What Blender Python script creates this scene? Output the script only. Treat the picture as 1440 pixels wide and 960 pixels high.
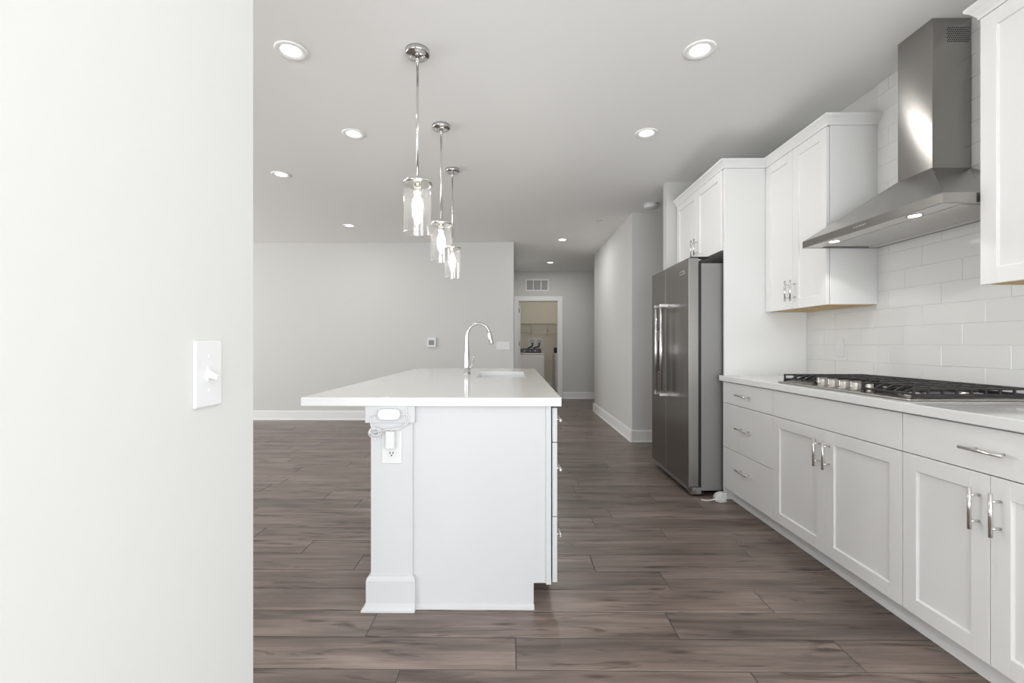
import bpy, bmesh, math, random
from mathutils import Vector, Matrix
random.seed(7)
for o in list(bpy.data.objects):
    bpy.data.objects.remove(o)
S = bpy.context.scene
COL = S.collection
PI = math.pi

# ------------------------------------------------------------------ camera
H = 1.16            # eye height
HC = 2.723          # ceiling height
cam_d = bpy.data.cameras.new('camera')
cam_d.sensor_width = 36.0
cam_d.sensor_fit = 'HORIZONTAL'
cam_d.lens = 640.0 / 1440.0 * 36.0
cam_d.shift_x = 6.0 / 1440.0
cam_d.shift_y = 4.0 / 1440.0
cam_d.clip_start = 0.02
cam = bpy.data.objects.new('camera', cam_d)
COL.objects.link(cam)
cam.location = (0, 0, H)
cam.rotation_euler = (PI / 2, 0, 0.010)
S.camera = cam

# ------------------------------------------------------------------ world, daylight, exposure
S.view_settings.view_transform = 'Standard'
S.view_settings.look = 'None'
S.view_settings.gamma = 1.0
S.view_settings.use_curve_mapping = False
S.view_settings.exposure = 0.18
W = bpy.data.worlds.new('sky'); S.world = W; W.use_nodes = True
W.node_tree.nodes['Background'].inputs[0].default_value = (0.93, 0.97, 1.0, 1)
W.node_tree.nodes['Background'].inputs[1].default_value = 1.5

def area(name, loc, rot, sx, sy, power, col=(1, 1, 1)):
    l = bpy.data.lights.new(name, 'AREA'); l.shape = 'RECTANGLE'
    l.size = sx; l.size_y = sy; l.energy = power; l.color = col
    o = bpy.data.objects.new(name, l); COL.objects.link(o)
    o.location = loc; o.rotation_euler = rot
    return o
# daylight standing in the window openings (rear glass doors, living room windows); the side one is added fill
area('daylight_rear', (0.9, -3.62, 1.25), (PI / 2 + .9, 0, 0), 2.7, 2.2, 145, (0.945, 0.975, 1.0))
area('added_fill_side', (2.30, -1.75, 1.20), (0, PI / 2 + .5, 0), 2.2, 2.5, 120, (0.955, 0.98, 1.0))  # added unseen source, brightens the near left wall and near ceiling
area('daylight_living', (-7.12, 3.4, 1.4), (0, -PI / 2 - .5, 0), 2.1, 4.4, 160, (1.0, 0.99, 0.98))
area('daylight_living_rear', (-3.8, -3.62, 1.4), (PI / 2 + .5, 0, 0), 3.2, 2.0, 135, (0.955, 0.98, 1.0))

# ------------------------------------------------------------------ materials
def mat(name, col=(0.8, 0.8, 0.8), rough=0.5, metal=0.0, spec=0.5, emit=None, es=0.0, aniso=0.0, coat=0.0):
    m = bpy.data.materials.new(name); m.use_nodes = True
    b = m.node_tree.nodes['Principled BSDF']
    b.inputs['Base Color'].default_value = (*col, 1)
    b.inputs['Roughness'].default_value = rough
    b.inputs['Metallic'].default_value = metal
    b.inputs['Specular IOR Level'].default_value = spec
    if aniso: b.inputs['Anisotropic'].default_value = aniso
    if coat: b.inputs['Coat Weight'].default_value = coat
    if emit:
        b.inputs['Emission Color'].default_value = (*emit, 1)
        b.inputs['Emission Strength'].default_value = es
    return m
def nt(m): return m.node_tree.nodes, m.node_tree.links, m.node_tree.nodes['Principled BSDF']
def add_noise(m, scale=(60, 60, 60), bump=0.05, dist=0.002, detail=3, colvar=0.0, rvar=0.0):
    n, l, b = nt(m)
    tc = n.new('ShaderNodeTexCoord'); mp = n.new('ShaderNodeMapping'); mp.inputs['Scale'].default_value = scale
    no = n.new('ShaderNodeTexNoise'); no.inputs['Scale'].default_value = 1.0; no.inputs['Detail'].default_value = detail
    l.new(tc.outputs['Object'], mp.inputs[0]); l.new(mp.outputs[0], no.inputs['Vector'])
    if bump:
        bu = n.new('ShaderNodeBump'); bu.inputs['Strength'].default_value = bump; bu.inputs['Distance'].default_value = dist
        l.new(no.outputs['Fac'], bu.inputs['Height']); l.new(bu.outputs[0], b.inputs['Normal'])
    if rvar:
        r = b.inputs['Roughness'].default_value
        mr = n.new('ShaderNodeMapRange'); mr.inputs['To Min'].default_value = r - rvar; mr.inputs['To Max'].default_value = r + rvar
        l.new(no.outputs['Fac'], mr.inputs[0]); l.new(mr.outputs[0], b.inputs['Roughness'])
    if colvar:
        c = b.inputs['Base Color'].default_value[:]
        mx = n.new('ShaderNodeMix'); mx.data_type = 'RGBA'
        mx.inputs[6].default_value = tuple(max(0, v * (1 - colvar)) for v in c[:3]) + (1,)
        mx.inputs[7].default_value = tuple(min(1, v * (1 + colvar)) for v in c[:3]) + (1,)
        l.new(no.outputs['Fac'], mx.inputs[0]); l.new(mx.outputs[2], b.inputs['Base Color'])
    return m

M = {}
M['wall'] = add_noise(mat('wall_paint', (0.595, 0.594, 0.575), 0.75, spec=0.25), (90, 90, 90), 0.06, 0.001)
M['wall_near'] = M['wall']
M['ceil'] = add_noise(mat('ceiling_paint', (0.90, 0.90, 0.885), 0.9, spec=0.15), (120, 120, 120), 0.08, 0.001)
M['trim'] = mat('trim_white', (0.78, 0.78, 0.775), 0.4, spec=0.4)
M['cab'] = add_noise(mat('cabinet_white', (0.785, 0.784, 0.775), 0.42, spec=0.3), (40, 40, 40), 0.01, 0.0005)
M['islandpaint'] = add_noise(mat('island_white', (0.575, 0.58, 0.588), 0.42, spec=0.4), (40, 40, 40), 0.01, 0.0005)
M['quartz'] = add_noise(mat('quartz_white', (0.75, 0.752, 0.745), 0.09, spec=0.5), (14, 14, 14), 0.0, colvar=0.015)
M['tile'] = add_noise(mat('glazed_tile', (0.68, 0.68, 0.668), 0.10, spec=0.5), (9, 9, 9), 0.12, 0.004)
M['grout'] = mat('grout', (0.66, 0.66, 0.65), 0.8)
M['plastic'] = mat('white_plastic', (0.68, 0.68, 0.68), 0.35)
M['plastic_dim'] = mat('grey_white_plastic', (0.66, 0.66, 0.66), 0.4)
M['ringwhite'] = mat('lamp_trim_white', (0.92, 0.92, 0.91), 0.4)
M['chrome'] = mat('chrome', (0.62, 0.62, 0.615), 0.10, 1.0)
M['nickel'] = mat('polished_nickel', (0.74, 0.73, 0.71), 0.14, 1.0)
M['steel'] = add_noise(mat('brushed_steel', (0.50, 0.48, 0.455), 0.30, 1.0, aniso=0.75), (3, 3, 900), 0.04, 0.0006, rvar=0.05)
M['steel_hood'] = mat('hood_steel', (0.37, 0.36, 0.345), 0.21, 1.0, aniso=0.95)
M['steel_under'] = mat('hood_underside_steel', (0.74, 0.73, 0.71), 0.45, 0.55)
M['handle_steel'] = mat('handle_steel', (0.78, 0.77, 0.76), 0.24, 1.0)
M['fridge'] = add_noise(mat('fridge_dark_steel', (0.26, 0.247, 0.235), 0.26, 1.0, aniso=0.5), (2, 500, 2), 0.005, 0.0003, rvar=0.02)
M['fridge_side'] = mat('fridge_grey_side', (0.27, 0.265, 0.26), 0.42, 0.35)
M['fridge_edge'] = mat('fridge_door_edge', (0.30, 0.29, 0.28), 0.35, 0.8)
M['black'] = mat('black_plastic', (0.012, 0.012, 0.012), 0.35)
M['iron'] = add_noise(mat('cast_iron', (0.022, 0.021, 0.021), 0.42), (200, 200, 200), 0.2, 0.0006)
M['dark'] = mat('dark_gap', (0.03, 0.03, 0.03), 0.8)
M['maple'] = add_noise(mat('maple_ply', (0.56, 0.38, 0.17), 0.6), (60, 3, 60), 0.0, colvar=0.12)
M['sinksteel'] = mat('white_sink', (0.78, 0.79, 0.81), 0.25)
M['screen'] = mat('thermostat_screen', (0.16, 0.17, 0.165), 0.3)
M['led'] = mat('led_lens', (0.9, 0.9, 0.88), 0.5, emit=(1.0, 0.98, 0.94), es=9.0)
M['bulb'] = mat('lit_bulb', (1, 1, 1), 0.3, emit=(1.0, 0.95, 0.86), es=26.0)
M['appliance'] = mat('appliance_white', (0.70, 0.68, 0.67), 0.3)
M['wire'] = mat('white_wire', (0.55, 0.54, 0.50), 0.4)
M['laundry_wall'] = mat('laundry_wall_paint', (0.66, 0.63, 0.56), 0.8)
M['hinge'] = mat('hinge_metal', (0.25, 0.24, 0.23), 0.4, 0.9)
M['hose'] = mat('rubber_hose', (0.02, 0.02, 0.02), 0.5)
M['vent_dark'] = mat('vent_filter', (0.22, 0.20, 0.18), 0.9)

for k_ in ('steel', 'steel_hood'):
    n_, l_, b_ = nt(M[k_]); tg_ = n_.new('ShaderNodeTangent'); tg_.direction_type = 'RADIAL'; tg_.axis = 'Z'
    l_.new(tg_.outputs[0], b_.inputs['Tangent'])
M['steel_hood'].node_tree.nodes['Principled BSDF'].inputs['Anisotropic Rotation'].default_value = 0.25
def glass_mat(name, tint=(0.97, 0.98, 0.98), mix_edge=1.0):
    m = bpy.data.materials.new(name); m.use_nodes = True
    n = m.node_tree.nodes; l = m.node_tree.links; n.clear()
    out = n.new('ShaderNodeOutputMaterial'); mx = n.new('ShaderNodeMixShader')
    tr = n.new('ShaderNodeBsdfTransparent'); tr.inputs[0].default_value = (*tint, 1)
    gl = n.new('ShaderNodeBsdfGlossy'); gl.inputs['Roughness'].default_value = 0.04; gl.inputs[0].default_value = (1, 1, 1, 1)
    lw = n.new('ShaderNodeLayerWeight'); lw.inputs[0].default_value = 0.40
    mu = n.new('ShaderNodeMath'); mu.operation = 'MULTIPLY'; mu.inputs[1].default_value = mix_edge
    ge = n.new('ShaderNodeNewGeometry'); iv = n.new('ShaderNodeMath'); iv.operation = 'SUBTRACT'; iv.inputs[0].default_value = 1.0
    fm = n.new('ShaderNodeMath'); fm.operation = 'MULTIPLY'
    l.new(ge.outputs['Backfacing'], iv.inputs[1]); l.new(mu.outputs[0], fm.inputs[0]); l.new(iv.outputs[0], fm.inputs[1])
    l.new(lw.outputs['Fresnel'], mu.inputs[0]); l.new(fm.outputs[0], mx.inputs[0])
    l.new(tr.outputs[0], mx.inputs[1]); l.new(gl.outputs[0], mx.inputs[2])
    if name == 'seeded_glass':
        # whitish haze of the bulb glow, put into the glass as faint translucency
        df = n.new('ShaderNodeBsdfTranslucent'); df.inputs[0].default_value = (.95, .95, .94, 1)
        m2 = n.new('ShaderNodeMixShader'); m2.inputs[0].default_value = .013
        l.new(mx.outputs[0], m2.inputs[1]); l.new(df.outputs[0], m2.inputs[2]); l.new(m2.outputs[0], out.inputs[0])
    else:
        l.new(mx.outputs[0], out.inputs[0])
    if name == 'seeded_glass':
        tc = n.new('ShaderNodeTexCoord'); mp = n.new('ShaderNodeMapping'); mp.inputs['Scale'].default_value = (160, 160, 30)
        no = n.new('ShaderNodeTexNoise'); no.inputs['Scale'].default_value = 1
        bu = n.new('ShaderNodeBump'); bu.inputs['Strength'].default_value = 0.15; bu.inputs['Distance'].default_value = 0.003
        l.new(tc.outputs['Object'], mp.inputs[0]); l.new(mp.outputs[0], no.inputs[0]); l.new(no.outputs[0], bu.inputs['Height'])
        l.new(bu.outputs[0], gl.inputs['Normal']); l.new(bu.outputs[0], lw.inputs['Normal'])
    return m
M['glass'] = glass_mat('seeded_glass', (0.995, 0.995, 0.995), 1.25)
M['pane'] = glass_mat('window_pane', (0.99, 0.99, 0.99), 0.4)

# wood floor: tone attribute per plank shifts the grain and the value
def floor_mat():
    m = bpy.data.materials.new('wood_planks'); m.use_nodes = True
    n, l, b = nt(m)
    at = n.new('ShaderNodeAttribute'); at.attribute_name = 'plank'
    tc = n.new('ShaderNodeTexCoord')
    sc = n.new('ShaderNodeVectorMath'); sc.operation = 'MULTIPLY_ADD'
    sc.inputs[1].default_value = (37, 53, 11)
    l.new(at.outputs['Vector'], sc.inputs[0]); l.new(tc.outputs['Object'], sc.inputs[2])
    def noise(scale, detail, rough=0.6, distort=0.0):
        mp = n.new('ShaderNodeMapping'); mp.inputs['Scale'].default_value = scale
        no = n.new('ShaderNodeTexNoise'); no.inputs['Scale'].default_value = 1; no.inputs['Detail'].default_value = detail
        no.inputs['Roughness'].default_value = rough; no.inputs['Distortion'].default_value = distort
        l.new(sc.outputs[0], mp.inputs[0]); l.new(mp.outputs[0], no.inputs['Vector'])
        return no.outputs['Fac']
    grain = noise((1.6, 34, 1), 6, 0.65, 0.4)
    broad = noise((1.1, 7, 1), 3, 0.5, 0.8)
    knots = noise((2.4, 17, 1), 4, 0.55, 1.4)
    r1 = n.new('ShaderNodeValToRGB')
    r1.color_ramp.elements[0].position = 0.36; r1.color_ramp.elements[0].color = (0.082, 0.060, 0.050, 1)
    r1.color_ramp.elements[1].position = 0.64; r1.color_ramp.elements[1].color = (0.265, 0.208, 0.180, 1)
    add = n.new('ShaderNodeMath'); add.operation = 'MULTIPLY_ADD'; add.inputs[1].default_value = 0.5
    h2 = n.new('ShaderNodeMath'); h2.operation = 'MULTIPLY'; h2.inputs[1].default_value = 0.5
    l.new(broad, h2.inputs[0]); l.new(grain, add.inputs[0]); l.new(h2.outputs[0], add.inputs[2])
    l.new(add.outputs[0], r1.inputs[0])
    fine = noise((6, 150, 1), 4, 0.7, 0.2)
    fr = n.new('ShaderNodeMapRange'); fr.inputs['From Min'].default_value = .3; fr.inputs['From Max'].default_value = .7
    fr.inputs['To Min'].default_value = .86; fr.inputs['To Max'].default_value = 1.12
    l.new(fine, fr.inputs[0])
    fv = n.new('ShaderNodeVectorMath'); fv.operation = 'SCALE'
    l.new(r1.outputs[0], fv.inputs[0]); l.new(fr.outputs[0], fv.inputs['Scale'])
    # small dark knots, stretched along the board
    km = n.new('ShaderNodeMapping'); km.inputs['Scale'].default_value = (1.1, 5.2, 1)
    vo = n.new('ShaderNodeTexVoronoi'); vo.inputs['Scale'].default_value = 1.0; vo.voronoi_dimensions = '2D'
    l.new(sc.outputs[0], km.inputs[0]); l.new(km.outputs[0], vo.inputs['Vector'])
    vr = n.new('ShaderNodeValToRGB')
    vr.color_ramp.elements[0].position = 0.02; vr.color_ramp.elements[0].color = (0.30, 0.25, 0.23, 1)
    vr.color_ramp.elements[1].position = 0.075; vr.color_ramp.elements[1].color = (1, 1, 1, 1)
    l.new(vo.outputs['Distance'], vr.inputs[0])
    kk = n.new('ShaderNodeMix'); kk.data_type = 'RGBA'; kk.blend_type = 'MULTIPLY'; kk.inputs[0].default_value = .8
    l.new(fv.outputs[0], kk.inputs[6]); l.new(vr.outputs[0], kk.inputs[7])
    kr = n.new('ShaderNodeValToRGB')
    kr.color_ramp.elements[0].position = 0.57; kr.color_ramp.elements[0].color = (1, 1, 1, 1)
    kr.color_ramp.elements[1].position = 0.70; kr.color_ramp.elements[1].color = (0.35, 0.30, 0.28, 1)
    l.new(knots, kr.inputs[0])
    mk = n.new('ShaderNodeMix'); mk.data_type = 'RGBA'; mk.blend_type = 'MULTIPLY'; mk.inputs[0].default_value = 1
    l.new(kk.outputs[2], mk.inputs[6]); l.new(kr.outputs[0], mk.inputs[7])
    sx = n.new('ShaderNodeSeparateXYZ'); l.new(at.outputs['Vector'], sx.inputs[0])
    mr = n.new('ShaderNodeMapRange'); mr.inputs['To Min'].default_value = 0.90; mr.inputs['To Max'].default_value = 1.20
    l.new(sx.outputs[0], mr.inputs[0])
    mv = n.new('ShaderNodeVectorMath'); mv.operation = 'SCALE'
    l.new(mk.outputs[2], mv.inputs[0]); l.new(mr.outputs[0], mv.inputs['Scale'])
    l.new(mv.outputs[0], b.inputs['Base Color'])
    b.inputs['Roughness'].default_value = 0.33
    b.inputs['Specular IOR Level'].default_value = 0.45
    bu = n.new('ShaderNodeBump'); bu.inputs['Strength'].default_value = 0.12; bu.inputs['Distance'].default_value = 0.001
    l.new(grain, bu.inputs['Height']); l.new(bu.outputs[0], b.inputs['Normal'])
    return m
M['floor'] = floor_mat()

# ------------------------------------------------------------------ helpers
def bm_box(bm, a, b):
    x0, x1 = sorted((a[0], b[0])); y0, y1 = sorted((a[1], b[1])); z0, z1 = sorted((a[2], b[2]))
    v = [bm.verts.new(p) for p in ((x0,y0,z0),(x1,y0,z0),(x1,y1,z0),(x0,y1,z0),(x0,y0,z1),(x1,y0,z1),(x1,y1,z1),(x0,y1,z1))]
    for f in ((3,2,1,0),(4,5,6,7),(0,1,5,4),(1,2,6,5),(2,3,7,6),(3,0,4,7)):
        bm.faces.new([v[i] for i in f])
def bm_poly_prism(bm, pts, axis, a, b):
    """extrude the closed 2D outline pts along axis from a to b; pts are the two other coords in xyz order"""
    def P(p, t):
        return (t, p[0], p[1]) if axis == 'x' else ((p[0], t, p[1]) if axis == 'y' else (p[0], p[1], t))
    A = [bm.verts.new(P(p, a)) for p in pts]; B = [bm.verts.new(P(p, b)) for p in pts]
    n = len(pts)
    bm.faces.new(A); bm.faces.new(B[::-1])
    for i in range(n):
        bm.faces.new([A[i], B[i], B[(i+1) % n], A[(i+1) % n]][::-1])
def bm_tube(bm, pts, r, seg=12, cap=True, radii=None):
    pts = [Vector(p) for p in pts]
    rings = []
    n = len(pts)
    t0 = (pts[1] - pts[0]).normalized()
    up = Vector((0, 0, 1)) if abs(t0.z) < 0.9 else Vector((1, 0, 0))
    nrm = t0.cross(up).normalized()
    for i in range(n):
        if i == 0: t = (pts[1] - pts[0])
        elif i == n - 1: t = (pts[-1] - pts[-2])
        else: t = (pts[i+1] - pts[i]).normalized() + (pts[i] - pts[i-1]).normalized()
        t.normalize()
        nrm = (nrm - t * nrm.dot(t)).normalized()
        bn = t.cross(nrm)
        rr = radii[i] if radii else r
        rings.append([bm.verts.new(pts[i] + nrm * rr * math.cos(2*PI*k/seg) + bn * rr * math.sin(2*PI*k/seg)) for k in range(seg)])
    for i in range(n-1):
        for k in range(seg):
            f = bm.faces.new([rings[i][k], rings[i][(k+1) % seg], rings[i+1][(k+1) % seg], rings[i+1][k]]); f.smooth = True
    if cap:
        bm.faces.new(rings[0][::-1]); bm.faces.new(rings[-1])
def bm_lathe(bm, prof, c=(0, 0, 0), seg=32, cap0=False, cap1=False):
    """prof: (r, z)"""
    rings = []
    for r, z in prof:
        rings.append([bm.verts.new((c[0] + r*math.cos(2*PI*k/seg), c[1] + r*math.sin(2*PI*k/seg), c[2] + z)) for k in range(seg)])
    for i in range(len(prof)-1):
        for k in range(seg):
            f = bm.faces.new([rings[i][k], rings[i][(k+1) % seg], rings[i+1][(k+1) % seg], rings[i+1][k]]); f.smooth = True
    if cap0: bm.faces.new(rings[0][::-1])
    if cap1: bm.faces.new(rings[-1])
def smooth_curve(pts, n=8):
    P = [Vector(p) for p in pts]; P = [2*P[0]-P[1]] + P + [2*P[-1]-P[-2]]
    out = []
    for i in range(1, len(P)-2):
        for k in range(n):
            t = k / n
            out.append(0.5*((2*P[i]) + (P[i+1]-P[i-1])*t + (2*P[i-1]-5*P[i]+4*P[i+1]-P[i+2])*t*t + (3*P[i]-P[i-1]-3*P[i+1]+P[i+2])*t**3))
    out.append(P[-2]); return out
def obj(name, bm, m, parent=None, bevel=0.0, seg=2):
    bmesh.ops.recalc_face_normals(bm, faces=bm.faces)
    me = bpy.data.meshes.new(name); bm.to_mesh(me); bm.free()
    ms = m if isinstance(m, (list, tuple)) else [m]
    for x in ms: me.materials.append(x)
    o = bpy.data.objects.new(name, me); COL.objects.link(o)
    if parent is not None:
        o.parent = parent
        o.matrix_parent_inverse = Matrix.Translation(-tot_loc(parent))
    if bevel:
        md = o.modifiers.new('bevel', 'BEVEL'); md.width = bevel; md.segments = seg; md.limit_method = 'ANGLE'; md.angle_limit = 0.7
        md.harden_normals = False
    return o
def tot_loc(o):
    v = Vector(o.location)
    p = o.parent
    # children carry identity world transforms except their root's location
    return Vector(o['_w']) if '_w' in o.keys() else Vector((0, 0, 0))
def box(name, a, b, m, parent=None, bevel=0.0, seg=2):
    bm = bmesh.new(); bm_box(bm, a, b); return obj(name, bm, m, parent, bevel, seg)
def boxes(name, lst, m, parent=None, bevel=0.0):
    bm = bmesh.new()
    for a, b in lst: bm_box(bm, a, b)
    return obj(name, bm, m, parent, bevel)
def tag(o, label, cat, group=None):
    o['label'] = label; o['category'] = cat
    if group: o['group'] = group
    return o
def thing(name, label, cat, loc=(0, 0, 0), group=None):
    o = bpy.data.objects.new(name, None); COL.objects.link(o); o.location = loc
    o.empty_display_size = 0.05
    o['_w'] = list(loc)
    return tag(o, label, cat, group)
def struct(o):
    o['kind'] = 'structure'; return o

# ------------------------------------------------------------------ room shell
XR = 2.207      # right wall
YB = 6.97       # living room back wall
YH = 9.74       # hall end wall
XL = -7.0; YR = -3.5
def build_floor():
    bm = bmesh.new()
    lay = bm.loops.layers.float_color.new('plank')
    wd, ln = 0.178, 1.243
    rnd = random.Random(3)
    known = {0: 0.014, -1: -0.40, 1: 0.66, 2: 1.136, 3: 0.751, 4: 0.426, 5: 0.07, 6: 0.93}
    k0 = int((YR - 1.623) / wd) - 1
    x_min, x_max = XL, 3.4
    g = 0.0012
    for k in range(k0, 64):
        y0 = 1.623 + k * wd; y1 = y0 + wd
        off = known.get(k, rnd.random() * ln)
        x = off - ln * 12
        while x < x_max:
            xa, xb = max(x, x_min), min(x + ln, x_max)
            if xb - xa > 0.02 and y0 < 13.2:
                c = (rnd.random(), rnd.random(), rnd.random(), 1)
                e = g * 2.2
                top = [(xa+g, y0+g), (xb-g, y0+g), (xb-g, y1-g), (xa+g, y1-g)]
                inn = [(xa+g+e, y0+g+e), (xb-g-e, y0+g+e), (xb-g-e, y1-g-e), (xa+g+e, y1-g-e)]
                lo = [bm.verts.new((p[0], p[1], -0.0016)) for p in top]
                hi = [bm.verts.new((p[0], p[1], 0.0)) for p in inn]
                fs = [bm.faces.new(hi)] + [bm.faces.new([lo[i], lo[(i+1) % 4], hi[(i+1) % 4], hi[i]]) for i in range(4)]
                for f in fs:
                    for lp in f.loops: lp[lay] = c
            x += ln
    # slab below
    n0 = len(bm.faces)
    bm_box(bm, (XL - .2, YR - .2, -0.12), (3.4, 13.3, -0.0018))
    bm.faces.ensure_lookup_table()
    for f in bm.faces[n0:]: f.material_index = 1
    return struct(obj('floor', bm, [M['floor'], M['dark']]))
build_floor()
struct(box('ceiling', (XL - .2, YR - .2, HC), (3.6, 13.3, HC + 0.15), M['ceil']))
def wall(name, a, b, m=None): return struct(box(name, a, b, m or M['wall']))
struct(boxes('wall_right', [((XR, -.5, 0), (XR + 0.15, 4.50, HC)), ((XR, YR, 0), (XR + .15, -3.0, HC)), ((XR, -3.0, 0), (XR + .15, -.5, .1)), ((XR, -3.0, 2.3), (XR + .15, -.5, HC))], M['wall']))
wall('wall_fridge_end', (1.487, 4.405, 0), (XR, 4.50, HC))
wall('wall_left', (-0.656, YR, 0), (-0.536, 0.936, HC))
wall('wall_back', (XL, YB, 0), (0.022, YB + 0.12, HC))
wall('wall_hall_left', (-0.10, YB + 0.12, 0), (0.022, YH, HC))
# hall right block, its kitchen face, and the passage behind it
wall('wall_hall_right', (1.425, 5.43, 0), (1.545, 7.92, HC))
wall('wall_hall_front', (1.545, 5.43, 0), (3.3, 5.55, HC))
wall('wall_passage_back', (1.545, 7.80, 0), (3.3, 7.92, HC))
wall('wall_side_passage', (3.3, 4.50, 0), (3.4, YH + .12, HC))
wall('wall_passage_front', (XR, 4.50, 0), (3.3, 4.60, HC))
# end wall with door opening X 0.118..0.985, top 2.095
DX0, DX1, DT = 0.118, 0.983, 2.095
struct(boxes('wall_hall_end', [((-0.10, YH, 0), (DX0, YH + .12, HC)), ((DX1, YH, 0), (3.3, YH + .12, HC)), ((DX0, YH, DT), (DX1, YH + .12, HC))], M['wall']))
LY = 12.2
struct(boxes('wall_laundry', [((-0.45, LY, 0), (2.2, LY + .1, HC)), ((-0.55, YH + .12, 0), (-0.45, LY + .1, HC)), ((2.2, YH + .12, 0), (2.3, LY + .1, HC))], M['laundry_wall']))
# rear wall (behind the camera) with glass doors, and windows of the living room
struct(boxes('wall_rear', [((XL, YR - .12, 0), (-5.4, YR, HC)), ((-2.2, YR - .12, 0), (-.45, YR, HC)), ((2.25, YR - .12, 0), (XR + .15, YR, HC)),
                           ((-5.4, YR - .12, 2.4), (2.25, YR, HC)), ((-5.4, YR - .12, 0), (-2.2, YR, .4))], M['wall']))
struct(boxes('wall_living', [((XL - .12, YR, 0), (XL, 1.2, HC)), ((XL - .12, 5.6, 0), (XL, YB, HC)),
                             ((XL - .12, 1.2, 0), (XL, 5.6, .35)), ((XL - .12, 1.2, 2.45), (XL, 5.6, HC))], M['wall']))
def window(n, axis, a0, a1, z0, z1, at, cols):
    bm = bmesh.new(); f = 0.05
    def B(u0, u1, w0, w1, d0=-.03, d1=.03):
        if axis == 'x': bm_box(bm, (u0, at + d0, w0), (u1, at + d1, w1))
        else: bm_box(bm, (at + d0, u0, w0), (at + d1, u1, w1))
    B(a0, a1, z0, z0 + f); B(a0, a1, z1 - f, z1)
    for i in range(cols + 1):
        u = a0 + (a1 - a0 - f) * i / cols
        B(u, u + f, z0 + f, z1 - f)
    w = struct(obj('window_%d' % n, bm, M['trim']))
    bm = bmesh.new()
    if axis == 'x': bm_box(bm, (a0 + f, at - .003, z0 + f), (a1 - f, at + .003, z1 - f))
    else: bm_box(bm, (at - .003, a0 + f, z0 + f), (at + .003, a1 - f, z1 - f))
    obj('pane', bm, M['pane'], w)
window(1, 'x', -.45, 2.25, 0.0, 2.4, YR - .06, 2)
window(2, 'x', -5.4, -2.2, .4, 2.4, YR - .06, 3)
window(3, 'y', 1.2, 5.6, .35, 2.45, XL - .06, 4)
window(4, 'y', -3.0, -.5, .1, 2.3, XR + .06, 2)  # unseen window, added on the right wall to let the side fill in

# baseboards: profile with a quarter shoe, run(p0, p1, outward normal)
def baseboard(name, p0, p1, nrm, h=0.140):
    bm = bmesh.new()
    prof = [(0, 0), (0.024, 0), (0.022, 0.012), (0.015, 0.020), (0.015, h - 0.012), (0.009, h), (0, h)]
    p0 = Vector((*p0, 0)); p1 = Vector((*p1, 0)); n = Vector((*nrm, 0))
    A = [bm.verts.new(p0 + n * d + Vector((0, 0, z))) for d, z in prof]
    B = [bm.verts.new(p1 + n * d + Vector((0, 0, z))) for d, z in prof]
    bm.faces.new(A); bm.faces.new(B[::-1])
    for i in range(len(prof)):
        bm.faces.new([A[i], A[(i+1) % len(prof)], B[(i+1) % len(prof)], B[i]])
    return struct(obj(name, bm, M['trim']))
baseboard('baseboard_back', (XL, YB), (0.022, YB), (0, -1))
baseboard('baseboard_hall_left', (0.022, YB - .024), (0.022, YH), (1, 0))
baseboard('baseboard_hall_right', (1.425, 5.406), (1.425, 7.944), (-1, 0))
baseboard('baseboard_hall_front', (1.401, 5.43), (3.3, 5.43), (0, -1))
baseboard('baseboard_passage', (1.401, 7.92), (3.3, 7.92), (0, 1))
baseboard('baseboard_hall_end', (1.086, YH), (3.3, YH), (0, -1))
baseboard('baseboard_left', (-.536, YR), (-.536, .936), (1, 0))
baseboard('baseboard_left_end', (-.656, .936), (-.536, .936), (0, 1))
baseboard('baseboard_laundry', (-.45, LY), (2.2, LY), (0, -1))

# door casing of the laundry
def casing():
    bm = bmesh.new(); y = YH
    bm_box(bm, (DX0 - .078, y - .02, 0), (DX0 + .005, y, DT + .09))
    bm_box(bm, (DX1 - .005, y - .02, 0), (DX1 + .095, y, DT + .09))
    bm_box(bm, (DX0 + .005, y - .02, DT - .005), (DX1 - .005, y, DT + .09))
    # jamb lining
    bm_box(bm, (DX0, y, 0), (DX0 + .018, y + .12, DT)); bm_box(bm, (DX1 - .018, y, 0), (DX1, y + .12, DT))
    bm_box(bm, (DX0 + .018, y, DT - .018), (DX1 - .018, y + .12, DT))
    return struct(obj('trim_door_casing', bm, M['trim'], bevel=.003))
casing()
def laundry_door():
    # leaf swung in against the left, seen on edge
    x0 = DX0 + .022
    d = struct(box('door_1', (x0, YH + .13, .01), (x0 + .035, YH + .13 + .82, DT - .02), M['trim'], bevel=.003))
    bm = bmesh.new()
    bm_tube(bm, [(x0 + .035, YH + .88, .95), (x0 + .075, YH + .88, .95)], .012)
    bm_tube(bm, [(x0 + .075, YH + .88, .95), (x0 + .105, YH + .88, .95)], .026, 16)
    obj('door_knob', bm, M['nickel'], d)
    for z in (.2, 1.13, 1.85):
        bm = bmesh.new(); bm_box(bm, (x0 - .003, YH + .108, z), (x0 + .020, YH + .132, z + .09)); bm_tube(bm, [(x0 + .012, YH + .112, z - .003), (x0 + .012, YH + .112, z + .093)], .007)
        obj('hinge', bm, M['hinge'], d)
laundry_door()

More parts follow.
